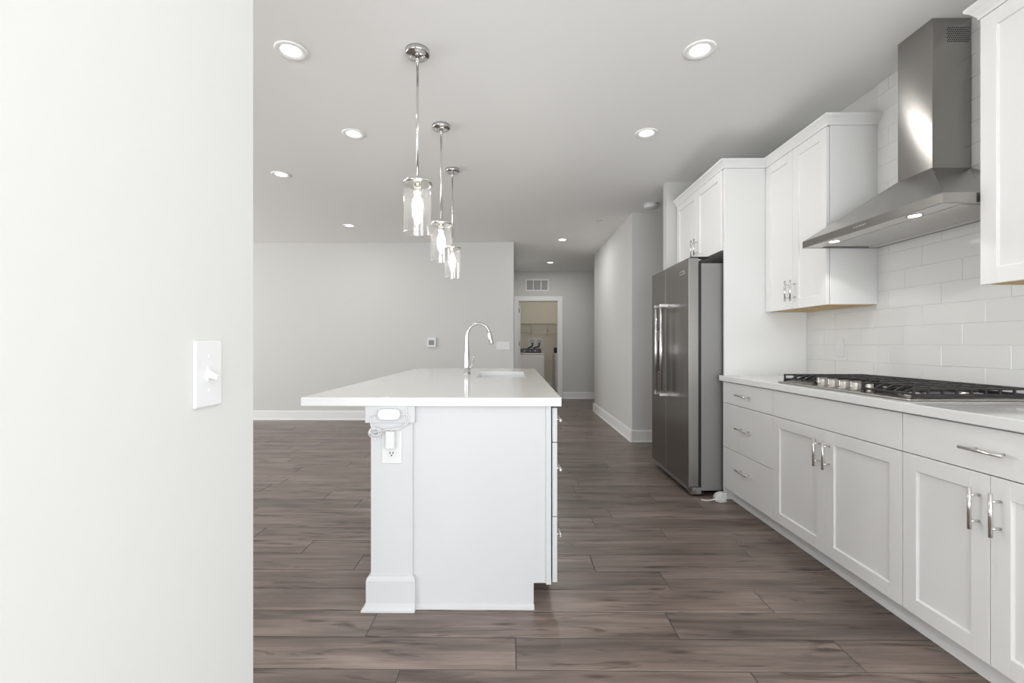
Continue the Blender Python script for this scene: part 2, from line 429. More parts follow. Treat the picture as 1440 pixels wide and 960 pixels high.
# ------------------------------------------------------------------ backsplash tiles (4 x 13 in, stepped by a third)
def backsplash():
    bm = bmesh.new()
    Z0, dz, L, g = 0.9425 - .1065, 0.1065, 0.328, 0.0009
    yA, yB_ = 1.0, 3.425
    def clip_tile(y0, y1, z0, z1, col):
        # regions: below uppers (z < 1.42) everywhere; full height between the uppers
        for (ra, rb, sa, sb) in ((yA, 1.8625, .93, 1.420), (1.8625, 2.763, .93, HC), (2.763, yB_, .93, 1.420)):
            a, b = max(y0, ra), min(y1, rb); c, d = max(z0, sa), min(z1, sb)
            if b - a < .004 or d - c < .004: continue
            x0 = XR - .0085; e = .0016
            a += g * (a == y0); b -= g * (b == y1); c += g * (c == z0); d -= g * (d == z1)
            back = [bm.verts.new((XR - .0060, *p)) for p in ((a, c), (b, c), (b, d), (a, d))]
            fr = [bm.verts.new((x0, *p)) for p in ((a+e, c+e), (b-e, c+e), (b-e, d-e), (a+e, d-e))]
            bm.faces.new(fr[::-1])
            for i in range(4): bm.faces.new([back[i], back[(i+1) % 4], fr[(i+1) % 4], fr[i]])
    for r in range(0, 20):
        z0 = Z0 + r * dz
        # row holding 1.2615..1.368 (r=4) has a joint at Y=2.135; each row up shifts by -0.11
        off = 2.135 - 0.1093 * (r - 4)
        k = -8
        while off + k * L < yB_:
            clip_tile(off + k*L, off + (k+1)*L, z0, z0 + dz, 0); k += 1
    n0 = len(bm.faces)
    bm_box(bm, (XR - .0062, yA, .93), (XR, yB_, 1.420)); bm_box(bm, (XR - .0062, 1.8625, 1.420), (XR, 2.763, HC))
    bm.faces.ensure_lookup_table()
    for f in bm.faces[n0:]: f.material_index = 1
    o = obj('tile_backsplash', bm, [M['tile'], M['grout']])
    tag(o, 'glossy white rectangular tile backsplash on the wall behind cooktop and hood', 'backsplash')
backsplash()

# ------------------------------------------------------------------ cabinets on the right
XF = 1.577      # front of base doors
def shaker(name, face, sgn, y0, y1, z0, z1, parent, m=None, rail=.062, th=.020):
    """door whose outer face is at X=face and thickness runs to face+sgn*th"""
    bm = bmesh.new(); f = face; b = face + sgn * th; r = face + sgn * .009
    bm_box(bm, (f, y0, z0), (b, y0 + rail, z1)); bm_box(bm, (f, y1 - rail, z0), (b, y1, z1))
    bm_box(bm, (f, y0 + rail, z0), (b, y1 - rail, z0 + rail)); bm_box(bm, (f, y0 + rail, z1 - rail), (b, y1 - rail, z1))
    e = .004
    # recessed panel with a small sloped sticking
    q = [(y0 + rail, z0 + rail), (y1 - rail, z0 + rail), (y1 - rail, z1 - rail), (y0 + rail, z1 - rail)]
    qi = [(y0 + rail + e, z0 + rail + e), (y1 - rail - e, z0 + rail + e), (y1 - rail - e, z1 - rail - e), (y0 + rail + e, z1 - rail - e)]
    vo = [bm.verts.new((r - sgn * .003, *p)) for p in q]; vi = [bm.verts.new((r, *p)) for p in qi]
    bm.faces.new(vi)
    for i in range(4): bm.faces.new([vo[i], vo[(i+1) % 4], vi[(i+1) % 4], vi[i]])
    return obj(name, bm, m or M['cab'], parent, bevel=.0012, seg=1)
def pull(face, sgn, c_y, c_z, length, vertical, parent):
    """bar pull; sgn points away from the door"""
    bm = bmesh.new(); r = .006; x = face + sgn * .034; h = length / 2; s = h * .62
    if vertical:
        bm_tube(bm, [(x, c_y, c_z - h), (x, c_y, c_z + h)], r)
        for d in (-s, s): bm_tube(bm, [(face, c_y, c_z + d), (x, c_y, c_z + d)], .0045, 10)
    else:
        bm_tube(bm, [(x, c_y - h, c_z), (x, c_y + h, c_z)], r)
        for d in (-s, s): bm_tube(bm, [(face, c_y + d, c_z), (x, c_y + d, c_z)], .0045, 10)
    return obj('handle', bm, M['nickel'], parent)
ZB, ZD1, ZD2, ZT = 0.100, 0.401, 0.728, 0.882
G = .0018
def base_carcass(t, y0, y1):
    bm = bmesh.new()
    bm_box(bm, (XF + .022, y0, .095), (XR - .03, y1, .890))
    obj('carcass', bm, M['cab'], t)
    bm = bmesh.new()
    bm_box(bm, (1.655, y0, 0), (1.672, y1, .095))
    bm_poly_prism(bm, [(1.655, 0), (1.643, 0), (1.645, .010), (1.655, .018)], 'y', y0, y1)
    obj('toe_kick', bm, M['trim'], t)
def slab(y0, y1, z0, z1, t):
    return box('drawer', (XF, y0, z0), (XF + .020, y1, z1), M['cab'], t, bevel=.0018)
Y0, Y1, Y2, Y3 = 3.425, 2.769, 1.857, 1.180
t = thing('base_cabinet', 'white three drawer base cabinet standing next to the refrigerator', 'cabinet', ((XF+XR)/2, (Y0+Y1)/2, 0))
base_carcass(t, Y1, Y0)
for z0, z1 in ((ZB, ZD1 - G), (ZD1 + G, ZD2 - G), (ZD2 + G, ZT)):
    d = slab(Y1 + G, Y0 - .004, z0, z1, t)
    pull(XF, -1, (Y0+Y1)/2, {ZB: .287, ZD1 + G: .575, ZD2 + G: .806}[z0], .16, False, d)
def two_door(t, ya, yb, drawer_handle):
    base_carcass(t, ya, yb); m = (ya + yb) / 2
    d = box('drawer' if drawer_handle else 'false_front', (XF, ya + G, ZD2 + G), (XF + .020, yb - G, ZT), M['cab'], t, bevel=.0018)
    if drawer_handle: pull(XF, -1, m, .806, .142, False, d)
    for a, b, hy in ((m + G*.6, yb - G, m + .034), (ya + G, m - G*.6, m - .034)):
        dr = shaker('door', XF, 1, a, b, ZB, ZD2 - G, t)
        pull(XF, -1, hy, .608, .142, True, dr)
t = thing('base_cabinet', 'white two door base cabinet under the cooktop with plain front above doors', 'cabinet', ((XF+XR)/2, (Y2+Y1)/2, 0))
two_door(t, Y2, Y1, False)
t = thing('base_cabinet', 'white base cabinet at right edge with wide drawer over two doors', 'cabinet', ((XF+XR)/2, (Y2+Y3)/2, 0))
two_door(t, Y3, Y2, True)

# countertop along the right wall
bm = bmesh.new(); bm_box(bm, (1.548, Y3 - .02, .891), (XR - .009, Y0, .929))
tag(obj('countertop', bm, M['quartz'], bevel=.003), 'white quartz countertop along the right wall holding the cooktop', 'countertop')

# uppers
def crown_run(bm, prof, path):
    """prof (out, z); path: list of (point, outward dir) corner-mitred"""
    rings = []
    for p, d in path:
        rings.append([bm.verts.new((p[0] + d[0]*o, p[1] + d[1]*o, z)) for o, z in prof])
    n = len(prof)
    for i in range(len(rings)-1):
        for k in range(n):
            bm.faces.new([rings[i][k], rings[i][(k+1) % n], rings[i+1][(k+1) % n], rings[i+1][k]])
    bm.faces.new(rings[0]); bm.faces.new(rings[-1][::-1])
CR = [(0, 2.478), (.010, 2.478), (.012, 2.490), (.026, 2.512), (.036, 2.522), (.040, 2.528), (.040, 2.538), (0, 2.538)]
XU = 1.893
def upper(label, ya, yb, hy_pull=True, near_side=True):
    t = thing('wall_cabinet', label, 'cabinet', ((XU+XR)/2, (ya+yb)/2, 1.40))
    box('carcass', (XU + .022, ya, 1.402), (XR, yb, 2.50), M['cab'], t)
    box('bottom_panel', (XU + .030, ya + .016, 1.3985), (XR - .012, yb - .016, 1.402), M['maple'], t)
    m = (ya + yb) / 2
    for a, b, hy in ((m + G*.6, yb - G, m + .030), (ya + G, m - G*.6, m - .030)):
        d = shaker('door', XU, 1, a, b, 1.400, 2.474, t)
        pull(XU, -1, hy, 1.520, .142, True, d)
    bm = bmesh.new()
    xb = XU + .012
    if near_side == 1:   # corner at the hood (near) end
        crown_run(bm, CR, [((xb, yb), (-1, 0)), ((xb, ya), (-1, -1)), ((XR, ya), (0, -1))])
    else:                # corner at the far end
        crown_run(bm, CR, [((xb, ya), (-1, 0)), ((xb, yb), (-1, 1)), ((XR, yb), (0, 1))])
    obj('crown', bm, M['cab'], t)
    return t
upper('white two door wall cabinet between refrigerator panel and range hood', 2.763, 3.425, near_side=1)
upper('white wall cabinet at top right edge of the picture beyond the hood', 1.18, 1.8625, near_side=2)

# tall panel beside the fridge
bm = bmesh.new(); bm_box(bm, (1.590, 3.4255, 0), (XR, 3.445, 2.4775))
t = tag(obj('tall_end_panel', bm, M['cab'], bevel=.001), 'tall white end panel on the near side of the refrigerator', 'panel')
# cabinet above fridge
t = thing('wall_cabinet', 'white two door cabinet above the refrigerator', 'cabinet', (1.9, 3.92, 1.87))
box('carcass', (XF + .022, 3.447, 1.872), (XR, 4.403, 2.50), M['cab'], t)
m = 3.915
for a, b, hy in ((m + G*.6, 4.375, m + .03), (3.452, m - G*.6, m - .03)):
    d = shaker('door', XF, 1, a, b, 1.868, 2.474, t)
    pull(XF, -1, hy, 1.985, .142, True, d)
bm = bmesh.new(); xb = XF + .012
crown_run(bm, CR, [((xb, 4.400), (-1, 0)), ((xb, 3.4255), (-1, -1)), ((XR, 3.4255), (0, -1))])
obj('crown', bm, M['cab'], t)

# ------------------------------------------------------------------ fridge
def fridge():
    t = thing('refrigerator', 'dark stainless side by side refrigerator with two long bar handles', 'refrigerator', (1.75, 3.93, 0))
    ya, ys, yb = 3.478, 4.000, 4.385; xf = 1.342; zt = 1.795; zb = .075
    box('body', (1.440, ya + .004, .045), (2.12, yb - .004, 1.778), M['fridge_side'], t, bevel=.003)
    box('body_face_gasket', (1.418, ya + .008, .085), (1.440, yb - .008, 1.775), M['black'], t)
    doors = []
    for a, b in ((ya, ys - .002), (ys + .002, yb)):
        bm = bmesh.new(); bm_box(bm, (xf, a, zb), (1.418, b, 1.820))
        bm.faces.ensure_lookup_table()
        for f in bm.faces:
            if abs(f.normal.y) > .5 or f.calc_center_median().x > 1.40: pass
        d = obj('door', bm, [M['fridge'], M['fridge_edge']], t, bevel=.004)
        for p in d.data.polygons:
            if abs(p.normal.y) > .5: p.material_index = 1
        doors.append(d)
    for d, y in ((doors[0], 3.925), (doors[1], 4.060)):
        bm = bmesh.new()
        bm_tube(bm, [(1.278, y, .715), (1.278, y, 1.505)], .0125, 16)
        h = obj('handle', bm, M['handle_steel'], d)
        for z in (.728, 1.492):
            box('handle_mount', (1.264, y - .013, z - .013), (xf, y + .013, z + .013), M['handle_steel'], h, bevel=.003)
    # badge with raised lettering strokes too small to read
    bd = box('badge', (xf - .004, 3.560, 1.705), (xf, 3.655, 1.738), M['chrome'], doors[0], bevel=.001)
    bm = bmesh.new()
    for i in range(9):
        bm_box(bm, (xf - .0052, 3.568 + i*.009, 1.714), (xf - .004, 3.573 + i*.009, 1.729 - .003 * (i % 2)))
    obj('badge_lettering', bm, M['hinge'], bd)
    # dispenser in the far door
    dp = box('dispenser', (xf - .004, 4.125, .885), (xf + .001, 4.315, 1.315), M['black'], doors[1], bevel=.004)
    bm = bmesh.new(); bm_box(bm, (xf - .006, 4.145, 1.19), (xf - .004, 4.295, 1.29)); obj('dispenser_display', bm, M['screen'], dp)
    bm = bmesh.new(); bm_box(bm, (xf - .014, 4.150, .90), (xf - .004, 4.290, .912)); obj('dispenser_tray', bm, M['fridge_edge'], dp)
    # base grille, feet, hinge
    bm = bmesh.new(); bm_box(bm, (1.372, ya + .004, .018), (1.44, yb - .004, .070))
    for k in range(3): bm_box(bm, (1.368, ya + .06, .026 + k*.013), (1.373, yb - .06, .031 + k*.013))
    obj('base_grille', bm, M['fridge_side'], t, bevel=.003)
    bm = bmesh.new(); bm_box(bm, (1.36, ya + .002, .02), (1.40, ya + .06, .045)); bm_tube(bm, [(1.385, ya + .025, .0), (1.385, ya + .025, .075)], .013)
    obj('lower_hinge', bm, M['hinge'], t)
    for y in (ya + .06, yb - .06):
        for x in (1.47, 2.06):
            bm = bmesh.new(); bm_lathe(bm, [(.022, 0), (.022, .018), (.012, .02), (.012, .046)], (x, y, 0), 16, True, True); obj('foot', bm, M['black'], t)
    bm = bmesh.new(); bm_box(bm, (1.36, ya + .006, 1.8195), (1.50, ya + .075, 1.829)); obj('top_hinge_cover', bm, M['black'], t, bevel=.004)
fridge()

# power strip at foot of fridge
t = thing('power_strip', 'white power strip with cord on the floor beside the refrigerator', 'power strip', (1.53, 3.37, 0))
bm = bmesh.new()
bm_poly_prism(bm, [(1.498, 0), (1.570, 0), (1.592, .028), (1.586, .060), (1.55, .066), (1.515, .052), (1.500, .030)], 'y', 3.372, 3.420)
b_ = obj('body', bm, M['plastic'], t, bevel=.008, seg=3)
bm = bmesh.new()
for p in ((1.522, .026), (1.522, .038)): bm_box(bm, (p[0], 3.3710, p[1]), (p[0] + .010, 3.3725, p[1] + .004))
bm_tube(bm, [(1.545, 3.3722, .045), (1.545, 3.3705, .045)], .006, 12)
obj('socket', bm, M['plastic_dim'], b_)
bm = bmesh.new()
bm_tube(bm, smooth_curve([(1.585, 3.385, .006), (1.55, 3.352, .006), (1.52, 3.350, .014), (1.50, 3.362, .022), (1.48, 3.368, .016), (1.44, 3.38, .006), (1.405, 3.40, .006)]), .0045, 8)
bm_tube(bm, smooth_curve([(1.578, 3.36, .0055), (1.54, 3.345, .006), (1.50, 3.352, .008), (1.494, 3.372, .025)]), .004, 8)
obj('cord', bm, M['plastic'], t)

# ------------------------------------------------------------------ hood
def hood():
    t = thing('range_hood', 'stainless steel chimney range hood on tiled wall over cooktop', 'range hood', (1.98, 2.31, 1.736))
    xf, ya, yb, z0, z1 = 1.750, 1.868, 2.762, 1.737, 1.777
    xw = XR - .010
    cx, ca, cb, cz = 2.012, 2.200, 2.396, 2.005
    # canopy: pyramid + lip
    bm = bmesh.new()
    lo = [(xf, ya, z1), (xf, yb, z1), (xw, yb, z1), (xw, ya, z1)]
    hi = [(cx - .002, ca, cz), (cx - .002, cb, cz), (xw, cb, cz), (xw, ca, cz)]
    A = [bm.verts.new(p) for p in lo]; B = [bm.verts.new(p) for p in hi]
    for i in range(4): bm.faces.new([A[i], A[(i+1) % 4], B[(i+1) % 4], B[i]])
    bm.faces.new(A); bm.faces.new(B[::-1])
    obj('canopy', bm, M['steel_hood'], t)
    bm = bmesh.new()
    w = .012
    bm_box(bm, (xf, ya, z0), (xf + w, yb, z1)); bm_box(bm, (xf + w, ya, z0), (xw, ya + w, z1)); bm_box(bm, (xf + w, yb - w, z0), (xw, yb, z1)); bm_box(bm, (xw - w, ya + w, z0), (xw, yb - w, z1))
    lip = obj('lip', bm, M['steel_hood'], t)
    # buttons in the front lip
    bm = bmesh.new()
    for i in range(5): bm_tube(bm, [(xf - .002, 2.275 + i * .018, z0 + .02), (xf + .001, 2.275 + i * .018, z0 + .02)], .0055, 12)
    obj('button', bm, M['chrome'], lip)
    bm = bmesh.new(); bm_box(bm, (xf + w, ya + w, z0 + .010), (xw - w, yb - w, z0 + .014)); bm_box(bm, (xf + w, ya + w, z0 + .002), (xf + .10, yb - w, z0 + .010))
    bm_box(bm, (xw - .06, ya + w, z0 + .002), (xw - w, yb - w, z0 + .010))
    obj('underside', bm, M['steel_under'], t)
    for k in range(2):
        y0 = ya + .05 + k * .40
        bm = bmesh.new(); bm_box(bm, (xf + .115, y0, z0 + .003), (xw - .07, y0 + .385, z0 + .010))
        for s in range(22):
            yy = y0 + .012 + s * .0166
            bm_box(bm, (xf + .128, yy, z0 + .0005), (xw - .083, yy + .007, z0 + .003))
        obj('filter', bm, M['steel_under'], t)
    for y in (2.06, 2.57):
        bm = bmesh.new(); bm_lathe(bm, [(.030, 0), (.030, .004), (.024, .004)], (xf + .055, y, z0 - .002), 24, False, False); r = obj('lamp_ring', bm, M['chrome'], t)
        bm = bmesh.new(); bm_lathe(bm, [(.024, 0), (.001, 0)], (xf + .055, y, z0 - .0008), 24); obj('lamp_lens', bm, M['led'], r)
        l = bpy.data.lights.new('hood_lamp_light', 'SPOT'); l.energy = 2.0; l.spot_size = 2.0; l.shadow_soft_size = .025; l.color = (1, .97, .92)
        lo_ = bpy.data.objects.new('hood_lamp_light', l); COL.objects.link(lo_); lo_.location = (xf + .055, y, z0 - .006)
    # chimney: lower and upper sleeve
    ch = box('chimney', (cx, ca, cz), (xw, cb, HC - .001), M['steel_hood'], t, bevel=.0015)
    bm = bmesh.new()
    r, pit = .0034, .0098
    for i in range(11):
        for j in range(8):
            x = 2.083 + i * pit + (pit / 2 if j % 2 else 0); z = 2.610 + j * pit * .95
            bm_tube(bm, [(x, ca + .0002, z), (x, ca - .0006, z)], r, 6)
    obj('vent_holes', bm, M['black'], ch)
hood()

# ------------------------------------------------------------------ cooktop
def cooktop():
    t = thing('cooktop', 'stainless gas cooktop with black iron grates and five front knobs', 'cooktop', (1.87, 2.313, .929))
    x0, x1, ya, yb, zt = 1.607, 2.135, 1.858, 2.772, .9385
    box('tray', (x0, ya, .930), (x1, yb, zt), M['steel'], t, bevel=.004, seg=3)
    def grate(a, b, xa, xb):
        bm = bmesh.new(); w = .010; top = .982
        # outer frame, upper rail and lower rail with uprights: an open ladder frame
        for (p0, p1) in (((xa, a), (xb, a)), ((xa, b), (xb, b)), ((xa, a), (xa, b)), ((xb, a), (xb, b))):
            xs, xe = sorted((p0[0], p1[0])); ys_, ye = sorted((p0[1], p1[1]))
            low = xa == xs == xe
            zz = top - .022 if low else top
            bm_box(bm, (xs - w/2, ys_ - w/2, zz - .009), (xe + w/2, ye + w/2, zz))
            if not low: bm_box(bm, (xs - w/2, ys_ - w/2, .9415), (xe + w/2, ye + w/2, .9575))
            n = max(2, int(max(xe - xs, ye - ys_) / .052))
            for i in range(n + 1):
                cx = xs + (xe - xs) * i / n; cy = ys_ + (ye - ys_) * i / n
                if low and 0 < i < n: continue
                bm_box(bm, (cx - w*.45, cy - w*.45, .950 if not low else .9435), (cx + w*.45, cy + w*.45, zz - .002))
        # bars running front to back with raised fingers
        nb = 4
        for i in range(1, nb + 1):
            y = a + (b - a) * i / (nb + 1)
            bm_poly_prism(bm, [(xa, top - .026), (xa + .03, top - .009), (xa + .05, top), (xb, top), (xb, top - .010), (xa + .05, top - .012), (xa, top - .035)], 'y', y - w*.45, y + w*.45)
        for i in range(1, 4):
            x = xa + (xb - xa) * i / 4
            bm_box(bm, (x - w*.45, a, top - .011), (x + w*.45, b, top - .001))
        for (fx, fy) in ((xa, a), (xb, a), (xa, b), (xb, b)):
            bm_lathe(bm, [(.009, 0), (.008, .008)], (fx, fy, zt), 10, True, True)
        return obj('grate', bm, M['iron'], t, bevel=.0015, seg=1)
    g = .006
    grate(ya + .018, 2.150 - g, 1.640, 2.105)
    grate(2.150 + g, 2.480 - g, 1.735, 2.105)
    grate(2.480 + g, yb - .018, 1.640, 2.105)
    for (x, y, r) in ((1.76, 2.005, .040), (1.99, 2.005, .032), (1.90, 2.313, .052), (1.76, 2.62, .032), (1.99, 2.62, .042)):
        bm = bmesh.new(); bm_lathe(bm, [(r + .018, 0), (r + .016, .004), (r, .006), (r, .014), (r - .004, .016)], (x, y, zt), 24, True, True)
        bu = obj('burner', bm, M['steel'], t)
        bm = bmesh.new(); bm_lathe(bm, [(r - .002, .016), (r - .001, .020), (r - .010, .024)], (x, y, zt), 24, True, True); obj('burner_cap', bm, M['iron'], bu)
    for i in range(5):
        y = 2.152 + i * .0785; x = 1.668
        bm = bmesh.new(); bm_lathe(bm, [(.026, 0), (.026, .004), (.0225, .007), (.0225, .034), (.0205, .037)], (x, y, zt), 24, True, True)
        k = obj('knob', bm, M['steel'], t)
        bm = bmesh.new(); bm_box(bm, (x - .026, y - .007, zt + .012), (x + .024, y + .007, zt + .043)); obj('knob_grip', bm, M['steel'], k, bevel=.002)
cooktop()

# ------------------------------------------------------------------ outlets and switches
def outlet_face(bm, cx, cz, y):
    pass
def outlet_x(name, label, X, y, z, sgn, cat='outlet'):
    """duplex outlet on a wall with normal along X (sgn)"""
    t = thing(name, label, cat, (X, y, z))
    box('plate', (X, y - .036, z - .058), (X + sgn * .006, y + .036, z + .058), M['plastic'], t, bevel=.003)
    for dz in (-.020, .020):
        bm = bmesh.new(); bm_box(bm, (X + sgn*.006, y - .014, z + dz - .014), (X + sgn*.0085, y + .014, z + dz + .014)); s = obj('receptacle', bm, M['plastic'], t, bevel=.003)
        bm = bmesh.new()
        for dy in (-.006, .006): bm_box(bm, (X + sgn*.0085, y + dy - .001, z + dz), (X + sgn*.0088, y + dy + .001, z + dz + .007))
        obj('slots', bm, M['plastic_dim'], s)
outlet_x('wall_outlet', 'white duplex outlet on the tile backsplash behind the cooktop', XR - .009, 3.075, 1.135, -1)
# low hall outlet
outlet_x('wall_outlet', 'small white outlet low on the long hallway wall', 1.425, 6.12, .43, -1)

t = thing('light_switch', 'white single toggle switch on the near left wall', 'light switch', (-.536, .79, 1.109))
X = -.536; y = .7915; z = 1.109
box('plate', (X, y - .0355, z - .0580), (X + .006, y + .0355, z + .0580), M['plastic'], t, bevel=.004, seg=3)
bm = bmesh.new(); bm_box(bm, (X + .006, y - .006, z - .013), (X + .0072, y + .006, z + .013)); obj('toggle_slot', bm, M['plastic'], t, bevel=.0005)
bm = bmesh.new(); v = [(X + .006, z + .007), (X + .022, z - .003), (X + .021, z - .011), (X + .006, z - .007)]
bm_poly_prism(bm, [(a, b) for a, b in v], 'y', y - .0042, y + .0042); obj('toggle', bm, M['plastic'], t, bevel=.001)
for dz in (-.030, .030):
    bm = bmesh.new(); bm_tube(bm, [(X + .0055, y, z + dz), (X + .0072, y, z + dz)], .0032, 14); obj('screw', bm, M['plastic'], t, bevel=.0006)

t = thing('light_switch', 'white wide four toggle switch plate on back wall right of faucet', 'light switch', (-.145, YB, 1.14))
box('plate', (-.245, YB - .006, 1.080), (-.040, YB, 1.198), M['plastic'], t, bevel=.003)
for i in range(4):
    x = -.212 + i * .046
    box('rocker_frame', (x - .006, YB - .009, 1.118), (x + .006, YB - .006, 1.160), M['plastic_dim'], t)
t = thing('thermostat', 'small square thermostat with grey screen on the back wall', 'thermostat', (-1.22, YB, 1.19))
box('case', (-1.300, YB - .024, 1.115), (-1.165, YB, 1.262), M['plastic'], t, bevel=.005)
box('screen', (-1.280, YB - .0255, 1.150), (-1.195, YB - .024, 1.225), M['screen'], t)

# return air vent
t = thing('air_vent', 'white three section return air grille above laundry doorway', 'air vent', (.53, YH, 2.42))
x0, x1, z0, z1 = .288, .778, 2.302, 2.548
bm = bmesh.new(); y = YH
for a, b in (((x0, z0), (x1, z0 + .022)), ((x0, z1 - .022), (x1, z1)), ((x0, z0 + .022), (x0 + .022, z1 - .022)), ((x1 - .022, z0 + .022), (x1, z1 - .022))):
    bm_box(bm, (a[0], y - .010, a[1]), (b[0], y, b[1]))
for i in (1, 2):
    xm = x0 + (x1 - x0) * i / 3; bm_box(bm, (xm - .008, y - .010, z0 + .022), (xm + .008, y, z1 - .022))
obj('frame', bm, M['trim'], t)
box('backing', (x0 + .01, y - .002, z0 + .01), (x1 - .01, y, z1 - .01), M['vent_dark'], t)
bm = bmesh.new()
for k in range(14):
    zz = z0 + .03 + k * .0138
    bm_poly_prism(bm, [(y - .008, zz), (y - .002, zz + .006), (y - .002, zz + .0075), (y - .008, zz + .0015)], 'x', x0 + .022, x1 - .022)
obj('louvers', bm, M['plastic_dim'], t)

# ------------------------------------------------------------------ island
IF = 2.000   # front panel plane
IXL, IXR = -.619, .164
IYB = 4.40
def island():
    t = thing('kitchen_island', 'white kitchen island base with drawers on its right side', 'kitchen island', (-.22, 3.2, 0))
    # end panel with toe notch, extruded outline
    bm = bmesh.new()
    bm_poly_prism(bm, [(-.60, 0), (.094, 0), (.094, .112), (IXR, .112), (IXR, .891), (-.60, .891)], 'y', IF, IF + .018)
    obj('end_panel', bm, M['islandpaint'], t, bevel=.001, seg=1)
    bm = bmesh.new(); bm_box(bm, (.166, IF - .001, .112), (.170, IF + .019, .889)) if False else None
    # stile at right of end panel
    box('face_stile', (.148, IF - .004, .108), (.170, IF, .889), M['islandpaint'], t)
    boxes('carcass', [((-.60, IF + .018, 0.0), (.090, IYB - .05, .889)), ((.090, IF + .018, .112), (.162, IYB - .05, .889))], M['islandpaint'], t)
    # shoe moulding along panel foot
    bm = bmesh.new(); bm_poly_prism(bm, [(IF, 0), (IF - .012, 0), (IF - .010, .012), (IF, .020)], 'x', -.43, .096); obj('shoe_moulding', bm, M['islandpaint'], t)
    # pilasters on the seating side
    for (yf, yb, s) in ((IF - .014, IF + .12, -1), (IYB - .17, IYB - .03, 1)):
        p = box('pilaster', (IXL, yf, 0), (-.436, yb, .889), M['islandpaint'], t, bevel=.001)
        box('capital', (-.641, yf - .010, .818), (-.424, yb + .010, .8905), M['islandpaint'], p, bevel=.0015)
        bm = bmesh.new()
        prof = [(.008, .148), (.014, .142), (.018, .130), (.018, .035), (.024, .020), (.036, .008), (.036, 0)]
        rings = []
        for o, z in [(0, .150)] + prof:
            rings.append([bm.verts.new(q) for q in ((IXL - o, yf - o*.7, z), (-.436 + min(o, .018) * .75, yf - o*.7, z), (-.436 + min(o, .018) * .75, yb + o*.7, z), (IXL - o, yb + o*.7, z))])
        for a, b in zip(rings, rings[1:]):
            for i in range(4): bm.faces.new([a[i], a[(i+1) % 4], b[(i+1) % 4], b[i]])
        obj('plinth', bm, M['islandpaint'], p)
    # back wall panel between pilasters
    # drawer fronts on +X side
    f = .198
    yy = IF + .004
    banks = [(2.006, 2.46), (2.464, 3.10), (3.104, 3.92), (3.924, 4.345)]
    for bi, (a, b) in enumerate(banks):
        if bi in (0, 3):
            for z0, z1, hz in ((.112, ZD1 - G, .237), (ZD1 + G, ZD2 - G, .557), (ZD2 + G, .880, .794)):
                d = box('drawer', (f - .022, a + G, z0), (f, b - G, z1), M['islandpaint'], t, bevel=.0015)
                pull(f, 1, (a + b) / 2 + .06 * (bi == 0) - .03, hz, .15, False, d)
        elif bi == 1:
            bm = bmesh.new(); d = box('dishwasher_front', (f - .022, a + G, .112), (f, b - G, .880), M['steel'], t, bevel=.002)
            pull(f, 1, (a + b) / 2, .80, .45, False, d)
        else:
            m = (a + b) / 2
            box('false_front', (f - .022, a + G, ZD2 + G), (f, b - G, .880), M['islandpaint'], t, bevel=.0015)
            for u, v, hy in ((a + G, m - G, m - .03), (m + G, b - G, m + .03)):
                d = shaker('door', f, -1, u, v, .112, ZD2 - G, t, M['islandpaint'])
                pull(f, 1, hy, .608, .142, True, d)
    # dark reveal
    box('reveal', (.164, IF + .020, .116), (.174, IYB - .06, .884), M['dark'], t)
island()

def island_top():
    bm = bmesh.new()
    x0, x1, y0, y1, z0, z1 = -.920, .213, 1.968, 4.425, .8915, .929
    sx0, sx1, sy0, sy1 = -.262, .092, 3.185, 3.835
    # top/bottom ring with sink cutout
    O = [(x0, y0), (x1, y0), (x1, y1), (x0, y1)]; I = [(sx0, sy0), (sx1, sy0), (sx1, sy1), (sx0, sy1)]
    V = {}
    for nm, pts in (('O', O), ('I', I)):
        for zi, z in ((0, z0), (1, z1)):
            V[nm, zi] = [bm.verts.new((*p, z)) for p in pts]
    for i in range(4):
        j = (i+1) % 4
        bm.faces.new([V['O',1][i], V['O',1][j], V['I',1][j], V['I',1][i]])
        bm.faces.new([V['O',0][i], V['I',0][i], V['I',0][j], V['O',0][j]])
        bm.faces.new([V['O',0][i], V['O',0][j], V['O',1][j], V['O',1][i]])
        bm.faces.new([V['I',0][i], V['I',1][i], V['I',1][j], V['I',0][j]])
    tag(obj('island_countertop', bm, M['quartz'], bevel=.003), 'white quartz island top with seating overhang and sink cutout', 'countertop')
    # sink
    bm = bmesh.new(); e = .004; d = .8905; b = .70
    # undermount basin: open box with thickness
    a = [(sx0 - e, sy0 - e), (sx1 + e, sy0 - e), (sx1 + e, sy1 + e), (sx0 - e, sy1 + e)]
    top = [bm.verts.new((*p, d)) for p in a]; bot = [bm.verts.new((p[0] + .01 * (1 if p[0] < 0 else -1), p[1] + .01 * (1 if p[1] < 3.5 else -1), b)) for p in a]
    oo = [(p[0] + .02 * (-1 if p[0] < 0 else 1), p[1] + .02 * (-1 if p[1] < 3.5 else 1)) for p in a]
    ot = [bm.verts.new((*p, d)) for p in oo]; ob = [bm.verts.new((*p, b - .004)) for p in oo]
    for i in range(4):
        j = (i+1) % 4
        bm.faces.new([top[i], bot[i], bot[j], top[j]]); bm.faces.new([top[i], top[j], ot[j], ot[i]]); bm.faces.new([ot[i], ot[j], ob[j], ob[i]])
    bm.faces.new(bot); bm.faces.new(ob[::-1])
    s = obj('sink', bm, M['sinksteel'])
    tag(s, 'undermount rectangular kitchen sink set in the island top', 'sink')
    bm = bmesh.new(); bm_lathe(bm, [(.045, 0), (.040, .004), (.012, .001)], ((sx0+sx1)/2, 3.51, b), 24, True, True); obj('drain', bm, M['chrome'], s)
island_top()
